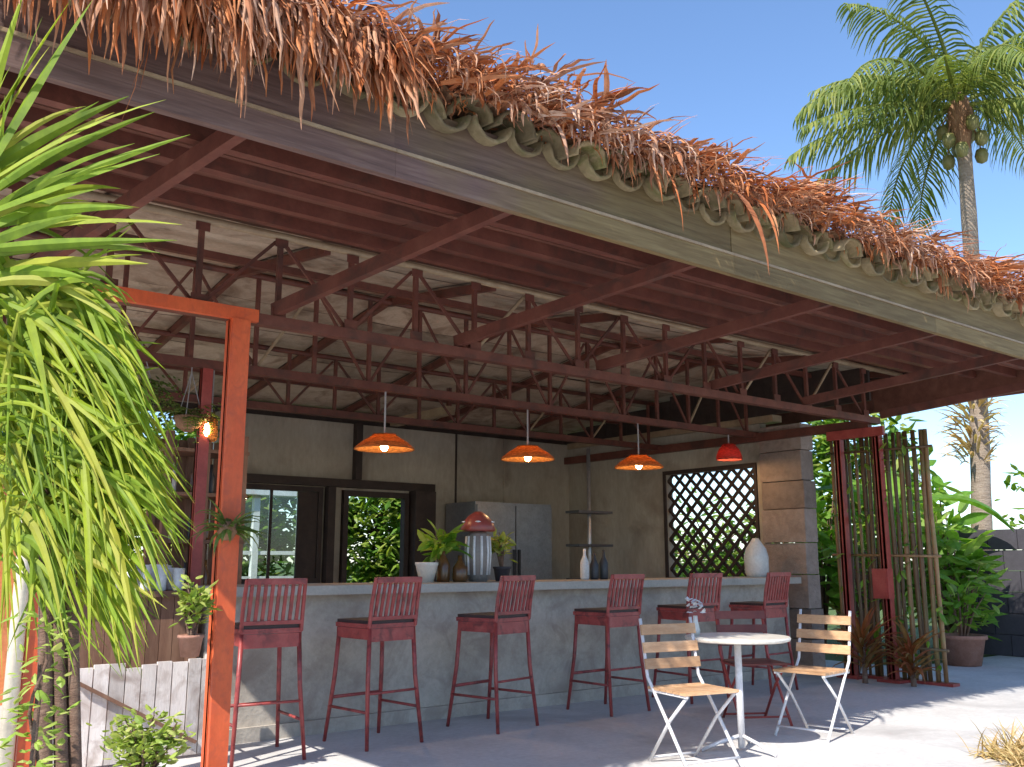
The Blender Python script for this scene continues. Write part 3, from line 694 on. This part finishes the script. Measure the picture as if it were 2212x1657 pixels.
def frond(c, az, el, L, droop, sway):
    b = MB(); n = 12; pts = curve(c, az, el, L, droop, n, 1.25, sway)
    b.tube(pts, [.035*(1-i/n)+.006 for i in range(n+1)], 5)
    for k in range(44):
        u = .10+.90*k/43; f = u*n; i = min(int(f), n-1); p0 = pts[i].lerp(pts[i+1], f-i); d = (pts[i+1]-pts[i]).normalized()
        sd = d.cross(V(0, 0, 1)); sd = sd.normalized() if sd.length > .05 else V(-math.sin(az), math.cos(az), 0)
        for s in (-1, 1):
            ll = (.75*math.sin(math.pi*min(1, .18+.78*u))**.7+.08)*q.uniform(.85, 1.12)
            dd = (sd*s*.95+d*.65+V(0, 0, .12)).normalized(); lp = [p0.copy()]; cur = p0.copy(); dv = dd
            for m_ in range(4):
                dv = (dv+V(q.gauss(0, .10), q.gauss(0, .10), -.40-.22*q.random())).normalized(); cur = cur+dv*(ll/4); lp.append(cur.copy())
            b.strip(lp, [.024, .038, .034, .022, .004], d, .15)
    return b
for k in range(17):
    az = k*2.39996+q.uniform(-.25, .25); u = k/16
    el = 1.3-1.45*u+q.uniform(-.15, .15); frond(crown+V(0, 0, .15-.2*u), az, el, q.uniform(2.5, 3.1), q.uniform(1.0, 1.6)*(1 if u < .7 else .75), q.uniform(-.3, .3)).build('frond', 'frond_leaf', palm)
for az, el, dr in ((dir_az(-1, -.15), .02, .55), (dir_az(-1, .1), -.02, .6), (dir_az(-1, .2), .75, 1.7), (dir_az(-1, -.5), .6, 1.6), (dir_az(1, -.1), .1, 1.0), (dir_az(-.2, -1), .3, 1.2)):
    frond(crown, az, el, 2.9, dr, .1).build('frond', 'frond_leaf', palm)
for k in range(9):
    a = k*.7; c_ = crown+V(math.cos(a)*.28, math.sin(a)*.28, -.42-.22*(k % 3))
    MB().lathe([(.02, .12), (.08, .09), (.105, 0), (.08, -.10), (.02, -.135)], c_, 10).build('coconut', 'coconut', palm, True)
    MB().tube([c_+V(0, 0, .11), crown+V(math.cos(a)*.12, math.sin(a)*.12, -.05)], .012, 5).build('stalk', 'fibre', palm)
# trees of the garden behind and beside the pavilion
def tree(name, label, loc, h, rx, rz, nl, ls, seed, group='garden trees beyond the pavilion', mat='tree_leaf', zc=None):
    q = random.Random(seed); t = thing(name, label, 'tree', loc, 0, group); L = Vector(loc); zc = zc or h-rz*.9
    tb_ = MB(); tb_.tube([L, L+V(.1, .05, zc*.5), L+V(0, .1, zc)], [.03*h, .024*h, .012*h], 9); cl = []
    for k in range(9):
        a = q.uniform(0, 6.28); e = L+V(math.cos(a)*rx*q.uniform(.4, .85), math.sin(a)*rx*q.uniform(.4, .85), zc+rz*q.uniform(-.6, .75)); s_ = L+V(0, .08, zc*q.uniform(.5, .95))
        tb_.tube([s_, s_.lerp(e, .5)+V(0, 0, .15), e], [.012*h, .008*h, .004*h], 6); cl.append((e, q.uniform(.35, .6)))
    for k in range(16):
        while True:
            d = V(q.uniform(-1, 1), q.uniform(-1, 1), q.uniform(-1, 1))
            if .3 < d.length < 1: break
        cl.append((L+V(d.x*rx*.85, d.y*rx*.85, zc+d.z*rz*.85), q.uniform(.25, .5)))
    tb_.build('trunk', 'bark', t, True); cb = MB()
    for k in range(nl):
        c_, s_ = q.choice(cl); p0 = c_+V(q.gauss(0, 1)*rx*s_*.45, q.gauss(0, 1)*rx*s_*.45, q.gauss(0, 1)*rz*s_*.45); a = q.uniform(0, 6.28)
        sword(p0, a, q.uniform(-.7, .9), ls*q.uniform(.6, 1.3), ls*.42, q.uniform(0, 1.2), 2, mb=cb)
    cb.build('crown', mat, t); return t
for a_ in (('broad green tree seen through the rear window', (6.6, 16.9, 0), 3.9, 1.7, 1.7, 4200, .28, 1),
        ('yellow green tree filling the rear doorway view', (9.5, 16.2, 0), 3.7, 1.5, 1.7, 4600, .25, 2),
        ('low round tree standing behind the lattice window', (14.2, 11.9, 0), 2.2, 1.5, .95, 1700, .22, 3),
        ('tall leafy tree between the block column and bamboo screen', (14.4, 8.9, 0), 3.9, 1.0, 1.6, 1700, .3, 4),
        ('low pale tree far beyond the dark garden wall', (26, 9.0, 0), 3.6, 2.6, 1.4, 2000, .4, 5),
        ('leafy tree behind the orange garden wall', (-.2, 13.4, 0), 4.4, 2.0, 1.9, 2200, .34, 6),
        ('small pale tree right of the rear doorway', (11.6, 16.6, 0), 2.8, 1.5, 1.2, 1700, .26, 7),
        ('spreading tree left of the rear window view', (4.4, 18.5, 0), 4.0, 2.0, 1.6, 3600, .34, 9)):
    tree('garden_tree', *a_)
# big leaved shrubs on the right
def shrubs():
    for i, (x, y, rx, h, n, lm_, lab) in enumerate((
        (12.3, 7.55, .55, 2.5, 190, mid_l, 'bright leafy shrub just behind the red posts'),
        (12.9, 8.75, .65, 2.7, 150, big, 'broad leaved green shrub between block column and bamboo screen'),
        (13.4, 8.6, .7, 2.0, 240, lime2, 'low yellow green shrub behind the bamboo screen'),
        (12.75, 6.6, .66, 2.1, 210, big, 'large leafy green shrub growing over the terracotta pot'),
        (13.75, 7.15, .8, 2.9, 240, big, 'tall leafy green shrub at the foot of the coconut palm'),
        (13.2, 7.65, .7, 2.4, 230, mid_l, 'small leaved green shrub right behind the bamboo screen'))):
        bush('leafy_shrub', lab, 'shrub', (x, y, 0), rx, h, n, lm_, 'shrubs beside the pavilion', seed=i+40, nst=10)
shrubs()
# banana with a dark arching leaf
bl = V(12.0, 7.05, 0)
t = thing('banana_plant', 'banana plant with one dark arching leaf beside the bamboo screen', 'plant', bl)
MB().tube([bl, bl+V(.03, 0, 1.0), bl+V(.05, 0, 1.85)], [.09, .07, .04], 10).build('stem', 'fern_leaf', t, True)
for az, el, L, dr in ((dir_az(1, -.2), .75, 1.9, 1.9), (dir_az(-.5, 1), 1.1, 1.5, 1.2), (dir_az(.5, .9), 1.2, 1.5, 1.4), (dir_az(-.9, -.2), 1.0, 1.3, 1.5)):
    b = MB(); pts = curve(bl+V(.05, 0, 1.8), az, el, L, dr, 12, 1.2); ws = [.36*math.sin(math.pi*min(1, .04+.96*(i/12)))**.6+.01 for i in range(13)]
    b.strip(pts, ws, V(-math.sin(az), math.cos(az), 0), .18); b.build('leaf', 'bush_leaf', t)
bush('potted_shrub', 'terracotta pot with a leafy shrub on the concrete by the garden', 'potted plant', (11.75, 5.98, 0), .42, 1.15, 90, mid_l, pot=(.27, .36, 'terracotta'), seed=61)
bush('croton', 'round yellow green potted croton in front of the white half gate', 'potted plant', (1.70, 5.26, 0), .22, .50, 520, tiny, pot=(.13, .16, 'terracotta'), seed=62, nst=14)
# cordylines at the foot of the bamboo screen
for i, (x, y, h, lab) in enumerate(((9.2, 5.75, .95, 'reddish cordyline at the foot of the red posts'), (9.35, 5.3, .8, 'reddish green cordyline at the outer end of the bamboo screen'))):
    q = random.Random(70+i); t = thing('cordyline', lab, 'plant', (x, y, 0))
    MB().tube([(x, y, 0), (x+.02, y, h*.45)], [.03, .02], 7).build('stem', 'bark', t)
    for k in range(46):
        z = h*q.uniform(.08, .48); sword((x, y, z), q.uniform(0, 6.28), q.uniform(.4, 1.4), h*q.uniform(.4, .65), .045, q.uniform(.4, 1.6), 5, mb=None).build('leaf', 'red_leaf', t)
# bamboo screen at the right end
t = thing('bamboo_screen', 'weathered screen of upright bamboo poles between the red posts and the garden', 'screen', (9.62, 5.7, 0)); q = random.Random(5)
y = 5.12
while y < 6.28:
    r = q.uniform(.016, .028)
    if min(abs(y-5.62), abs(y-6.10)) > .07 or True:
        lean = q.uniform(-.03, .03); pts = [(9.66+q.uniform(-.01, .01), y+lean*k/6, .02+2.62*k/6) for k in range(7)]
        MB().tube(pts, [r*(1.08 if k % 2 else .95) for k in range(7)], 8).build('pole', 'bamboo', t, True)
    y += q.uniform(.045, .095)
for k in range(150):
    z = 2.6-2.5*q.random()**1.3; mt = Matrix.Translation((9.60-9.62+q.uniform(-.03, .1), q.uniform(5.1, 6.3)-5.7, z)) @ Matrix.Rotation(q.uniform(0, 6.28), 4, 'Z') @ Matrix.Rotation(q.uniform(-.2, 1.2), 4, 'Y') @ Matrix.Scale(q.uniform(.35, .8), 4)
    put('leaf', mid_l[k % 3], t, mt)
for z in (.35, 1.3, 2.45): MB().tube([(9.628, 5.05, z), (9.628, 6.32, z+.02)], .014, 8).build('rail', 'bamboo', t, True)
MB().box((9.60, 5.02, 0), (9.74, 6.34, .03)).build('base_rail', 'red_paint', t)
t = thing('red_box', 'small red metal box fixed low on the red post', 'box', (9.46, 5.62, .86))
MB().box((9.385, 5.52, .86), (9.495, 5.70, 1.17)).build('housing', 'red_paint', t); MB().box((9.375, 5.535, .88), (9.384, 5.685, 1.15)).build('lid', 'red_paint', t)
# straw coloured clump and bed, lower right
struct('garden_bed', MB().quad((5.35, 3.28, .006), (6.3, 2.55, .006), (9.0, 1.2, .006), (4.4, .2, .006)), 'soil')
for i, (x, y, s) in enumerate(((6.50, 3.05, 1.0), (6.25, 2.78, .9), (6.85, 2.85, 1.1))):
    q = random.Random(90+i); t = thing('dry_grass_clump', ('dry straw coloured grass clump at the edge of the bare bed', 'low dry grass clump set back in the bare bed', 'taller dry grass clump on the garden side of the bare bed')[i], 'grass', (x, y, 0), 0, 'dry grass clumps')
    b = MB()
    for k in range(240): sword((x+q.gauss(0, .07)*s, y+q.gauss(0, .07)*s, 0), q.uniform(0, 6.28), q.uniform(.3, 1.4), q.uniform(.12, .3)*s, .012, q.uniform(.5, 1.6), 4, mb=b)
    tag(b.build('blades', 'straw', t), kind='stuff')
# dark garden wall, far right
t = thing('garden_wall', 'dark grey block garden wall at the edge of the garden', 'wall', (16.5, 6.4, 0)); q = random.Random(17)
for r_ in range(6):
    y = 4.5-(r_ % 2)*.2
    while y < 6.75:
        ye = min(y+.4, 6.75); MB().box((13.3+q.uniform(-.01, .01), y+.006, r_*.28+.004), (13.5, ye-.006, r_*.28+.276)).build('block', 'dark_wall', t); y += .4
# ------------------------------------------------------------------ things on the bar
def lathe_thing(name, label, cat, loc, prof, mat, part, group=None):
    t = thing(name, label, cat, loc, 0, group); MB().lathe(prof, loc, 22).build(part, mat, t, True); return t
zt = 1.07
x, y = 5.08, 6.95
t = lathe_thing('ornament_lamp', 'ribbed cream jar with a red domed lid standing on the bar', 'jar', (x, y, zt), [(.08, 0), (.10, .06), (.11, .25), (.10, .40), (.07, .44)], 'jar_glaze', 'body')
MB().lathe([(.15, .442), (.16, .455), (.14, .52), (.09, .58), (.03, .62)], (x, y, zt), 24).build('lid', 'red_glaze', t, True)
for k in range(10):
    a = k*.628; MB().tube([(x+.10*math.cos(a), y+.10*math.sin(a), zt+.06), (x+.112*math.cos(a), y+.112*math.sin(a), zt+.25), (x+.102*math.cos(a), y+.102*math.sin(a), zt+.40)], .012, 6).build('rib', 'white_paint', t, True)
for k in range(5):
    a = k*1.2566+.3; MB().lathe([(.012, .0), (.03, .008), (.012, .016)], (x+.128*math.cos(a), y+.128*math.sin(a), zt+.518), 10).build('knob', 'white_paint', t, True)
lathe_thing('pot', 'small cream flower pot on the bar', 'pot', (4.54, 6.96, zt), [(.06, 0), (.095, .14), (.10, .15), (.10, .17), (.08, .17)], 'white_ceramic', 'body')
lathe_thing('bottle', 'brown glass bottle on the bar beside the cream pot', 'bottle', (4.74, 7.0, zt), [(.055, 0), (.06, .03), (.06, .15), (.03, .21), (.018, .24), (.018, .30)], 'brown_glass', 'body', 'bottles on the bar')
lathe_thing('bottle', 'stout brown bottle next to the red lidded jar', 'bottle', (4.87, 6.93, zt), [(.06, 0), (.07, .03), (.065, .12), (.035, .17), (.02, .19), (.02, .23)], 'brown_glass', 'body', 'bottles on the bar')
bush('potted_plant', 'small potted plant on the bar right of the red lidded jar', 'potted plant', (5.36, 6.96, zt), .13, .50, 60, lime, pot=(.08, .13, 'dark_wall'), seed=63)
bush('potted_plant', 'dark leafy plant on the bar behind the bottles', 'potted plant', (4.80, 7.13, zt), .16, .50, 50, mid_l, pot=(.07, .13, 'dark_wall'), seed=64)
lathe_thing('jug', 'pale grey ceramic jug at the lattice end of the bar', 'jug', (9.06, 6.95, zt), [(.11, 0), (.135, .05), (.14, .22), (.115, .32), (.06, .40), (.035, .44)], 'ceramic', 'body')
for i, (x, h, c_) in enumerate(((6.42, .30, 'ceramic'), (6.55, .26, 'dark_steel'), (6.68, .29, 'dark_steel'))):
    lathe_thing('bottle', ('pale bottle on the bar below the second lit lamp', 'short dark bottle between two taller bottles on the bar', 'tall dark bottle on the bar by the steel fridge')[i], 'bottle', (x, 7.0, zt), [(.04, 0), (.045, .02), (.045, h*.55), (.02, h*.75), (.015, h*.8), (.015, h)], c_, 'body', 'bottles on the bar')
# fridge, rack behind the bar
t = thing('fridge', 'brushed steel double door fridge against the rear wall', 'fridge', (7.9, 10.4, 0))
MB().box((7.3, 10.05, .08), (8.6, 10.74, 2.02)).build('cabinet', 'steel', t)
for a in (7.315, 7.96):
    d = MB().box((a, 10.02, .12), (a+.625, 10.046, 1.98)).build('door', 'steel', t); MB().box((7.90 if a < 7.5 else 7.985, 9.985, .9), (7.925 if a < 7.5 else 8.01, 10.018, 1.4)).build('handle', 'dark_steel', d)
for x in (7.35, 8.5): MB().box((x, 10.1, 0), (x+.06, 10.7, .08)).build('foot', 'dark_steel', t)
rx_, ry_ = 7.93, 8.55
t = thing('pole_rack', 'tall grey pole with dark bottle shelves behind the bar', 'rack', (rx_, ry_, 0))
MB().tube([(rx_, ry_, .02), (rx_, ry_, 2.62)], .025, 10).build('pole', 'steel', t, True)
MB().lathe([(.2, 0), (.2, .02), (.03, .035)], (rx_, ry_, 0), 20).build('base', 'dark_steel', t)
for z in (1.02, 1.42, 1.82): MB().box((rx_-.28, ry_-.12, z), (rx_+.28, ry_+.12, z+.03)).build('shelf', 'dark_steel', t)
# ------------------------------------------------------------------ left side
t = thing('half_gate', 'low whitewashed plank half gate with a diagonal brace left of the post', 'gate', (1.95, 6.35, 0)); q = random.Random(33)
x = 1.42
while x < 2.42:
    wd = q.uniform(.085, .105); MB().box((x, 6.34+q.uniform(-.004, .004), .02), (x+wd-.008, 6.362, .60+q.uniform(-.03, .02))).build('plank', 'white_plank', t); x += wd
MB().box((1.40, 6.366, .12), (2.44, 6.395, .20)).build('rail', 'white_plank', t); MB().box((1.40, 6.366, .42), (2.44, 6.395, .50)).build('rail', 'white_plank', t)
MB().beam((1.60, 6.322, .53), (2.36, 6.322, .10), .022, .05, (0, 1, 0)).build('brace', 'brown_wood', t)
for x in (1.37, 2.45): MB().box((x-.03, 6.33, 0), (x+.03, 6.39, .64)).build('gate_post', 'white_plank', t)
t = thing('service_counter', 'brown boarded service counter left of the concrete bar', 'counter', (2.1, 7.2, 0))
x = 1.55
while x < 2.52: MB().box((x, 6.92, 0), (x+.088, 6.945, 1.0)).build('board', 'brown_wood', t); x += .092
MB().box((1.56, 6.946, 0), (2.53, 7.38, 1.0)).build('carcass', 'brown_wood', t); MB().box((1.5, 6.86, 1.002), (2.55, 7.44, 1.04)).build('worktop', 'brown_wood', t)
q = random.Random(6); k = 0
for r_ in range(3):
    for c_ in range(7):
        x, y = 1.72+c_*.115+q.uniform(-.01, .01), 6.98+r_*.14
        h = q.uniform(.13, .2); t = thing('glass', 'pale tumbler in the cluster on the brown service counter', 'glass', (x, y, 1.04), 0, 'tumblers on the service counter')
        MB().lathe([(.032, 0), (.036, .01), (.042, h), (.038, h), (.030, .02)], (x, y, 1.04), 12).build('bowl', 'ceramic', t, True)
for i in range(3):
    x = 1.9+i*.28; t = thing('plate_stack', 'stack of white plates behind the tumblers on the service counter', 'plates', (x, 7.38-.02, 1.04), 0, 'plate stacks on the service counter')
    for k in range(7): MB().lathe([(.05, 0), (.06, .004), (.10, .016), (.10, .02), (.05, .01)], (x, 7.33, 1.04+k*.017), 18).build('plate', 'white_paint', t, True)
# tall rack of brown timber behind
t = thing('timber_rack', 'tall brown timber rack with shelves between hanging ferns and the bar', 'shelf', (3.0, 8.3, 0))
for x in (2.66, 2.98, 3.32): 
    for y in (8.12, 8.5): MB().box((x-.03, y-.03, 0), (x+.03, y+.03, 2.35)).build('upright', 'brown_wood', t)
for z in (.45, .95, 1.4, 1.8, 2.18): MB().box((2.62, 8.08, z), (3.36, 8.54, z+.03)).build('shelf', 'brown_wood', t)
for k in range(6): MB().box((2.66+k*.11, 8.535, .05), (2.755+k*.11, 8.552, 2.33)).build('back_board', 'brown_wood', t)
q = random.Random(9)
for z in (.98, 1.43, 1.83):
    for k in range(4):
        x = 2.76+k*.16+q.uniform(-.02, .02); t = thing('bottle', 'bottle standing on the tall brown timber rack', 'bottle', (x, 8.25, z), 0, 'bottles on the timber rack')
        h = q.uniform(.2, .29); MB().lathe([(.035, 0), (.038, .02), (.038, h*.55), (.016, h*.75), (.014, h)], (x, 8.25, z), 10).build('body', q.choice(('brown_glass', 'dark_steel', 'ceramic')), t, True)
t = thing('orange_wall', 'orange rendered garden wall behind the dracaena', 'wall', (0, 9.7, 0))
MB().box((-6, 9.6, 0), (2.45, 9.78, 2.15)).build('render', 'orange_wall', t); MB().box((-6.02, 9.56, 2.152), (2.48, 9.82, 2.21)).build('coping', 'orange_wall', t)
# hanging ferns
def fern(label, p, r, n, hang_to, cat='fern', mat='fern_leaf', L=.34):
    t = thing('hanging_fern', label, cat, p, 0, 'hanging ferns'); q = random.Random(int(p[0]*100)); p = Vector(p)
    MB().lathe([(.03, -.12), (.09, -.08), (.115, 0), (.10, 0), (.07, -.06)], p, 16).build('basket', 'fibre', t, True)
    for k in range(3):
        a = k*2.09; MB().tube([p+V(.11*math.cos(a), .11*math.sin(a), 0), p+V(0, 0, .35)], .004, 5).build('chain', 'cord', t)
    MB().tube([p+V(0, 0, .34), V(p.x, p.y, hang_to)], .005, 5).build('wire', 'cord', t)
    for k in range(n):
        b = MB(); az = q.uniform(0, 6.28); pts = curve(p+V(0, 0, -.01), az, q.uniform(.2, 1.2), L*q.uniform(.7, 1.25), q.uniform(1.4, 2.6), 8, 1.1)
        for i in range(1, 9):
            d = (pts[i]-pts[i-1]).normalized(); sd = d.cross(V(0, 0, 1)).normalized()
            for s in (-1, 1): sword(pts[i], math.atan2((sd*s+d*.4).y, (sd*s+d*.4).x), -.2, .085*(1-.08*i), .022, .4, 2, mb=b)
        b.strip(pts, [.006]*9, V(-math.sin(az), math.cos(az), 0), 0); b.build('frond', mat, t)
pA = at(300, 840, Y=7.25); pB = at(408, 900, Y=7.25)
fern('bushy hanging fern left of the timber rack, partly behind the dracaena', (pA.x, 7.25, pA.z), .3, 34, 2.745)
fern('hanging fern between the small lantern and the timber rack', (pB.x, 7.25, pB.z), .3, 34, 2.745)
# planters on the main post
def bracket_plant(label, p, lm_, n, rr, h, seed):
    t = bush('post_planter', label, 'potted plant', p, rr, h, n, lm_, pot=(.07, .12, 'terracotta'), seed=seed, nst=6); p = Vector(p)
    MB().tube([p+V(.0, .0, .02), V(p.x, 5.535, p.z+.02)], .008, 6).build('bracket', 'dark_steel', t)
bracket_plant('small potted plant with pale leaves bracketed low on the orange post', (1.98, 5.46, .72), small, 120, .13, .46, 65)
q = random.Random(2); t = thing('post_fern', 'tuft of fern growing on the orange post at shoulder height', 'fern', (2.17, 5.50, 1.42))
MB().lathe([(.03, -.05), (.06, 0), (.05, .06)], (2.17, 5.49, 1.42), 12).build('root_ball', 'fibre', t, True)
for k in range(40): sword((2.17, 5.48, 1.43), q.uniform(0, 6.28), q.uniform(-.1, 1.3), q.uniform(.15, .3), .03, q.uniform(.6, 2.2), 5).build('leaf', 'fern_leaf', t)
# climbing vine on a stake by the left post
vp = atd(92, 1400, 2.72); x, y = vp.x, vp.y
t = thing('climbing_vine', 'small leaved vine climbing a stake beside the left orange post', 'plant', (x, y, 0)); q = random.Random(14)
MB().tube([(x, y, 0), (x, y, 1.0)], .008, 8).build('stake', 'bark', t, True)
MB().tube([(x+.018*math.cos(k*.9), y+.018*math.sin(k*.9), .02+k*.048) for k in range(21)], .005, 5).build('stem', 'bark', t, True)
for k in range(210):
    a = q.uniform(0, 6.28); z = q.uniform(.55, 1.12); mt = Matrix.Translation((.045*math.cos(a)*q.uniform(.4, 1.7), .06*math.sin(a)*q.uniform(.4, 1.7), z)) @ Matrix.Rotation(a+q.gauss(0, .6), 4, 'Z') @ Matrix.Rotation(q.uniform(-.5, .9), 4, 'Y') @ Matrix.Scale(q.uniform(.35, .75), 4)
    put('leaf', small[k % 2], t, mt)
# white porch beyond the rear window
t = thing('white_porch', 'white timber porch with railing seen through the rear window', 'porch', (5.9, 15.0, 0))
for x in (5.3, 6.25, 7.2): MB().box((x-.05, 14.6, 0), (x+.05, 14.7, 2.3)).build('post', 'white_paint', t)
for z in (.95, 1.35): MB().box((5.36, 14.62, z), (7.14, 14.68, z+.06)).build('rail', 'white_paint', t)
k = 5.45
while k < 7.1:
    MB().box((k, 14.635, .2), (k+.03, 14.665, .948)).build('baluster', 'white_paint', t); k += .12
MB().box((5.0, 14.5, 2.302), (7.5, 14.8, 2.42)).build('roof', 'white_paint', t)
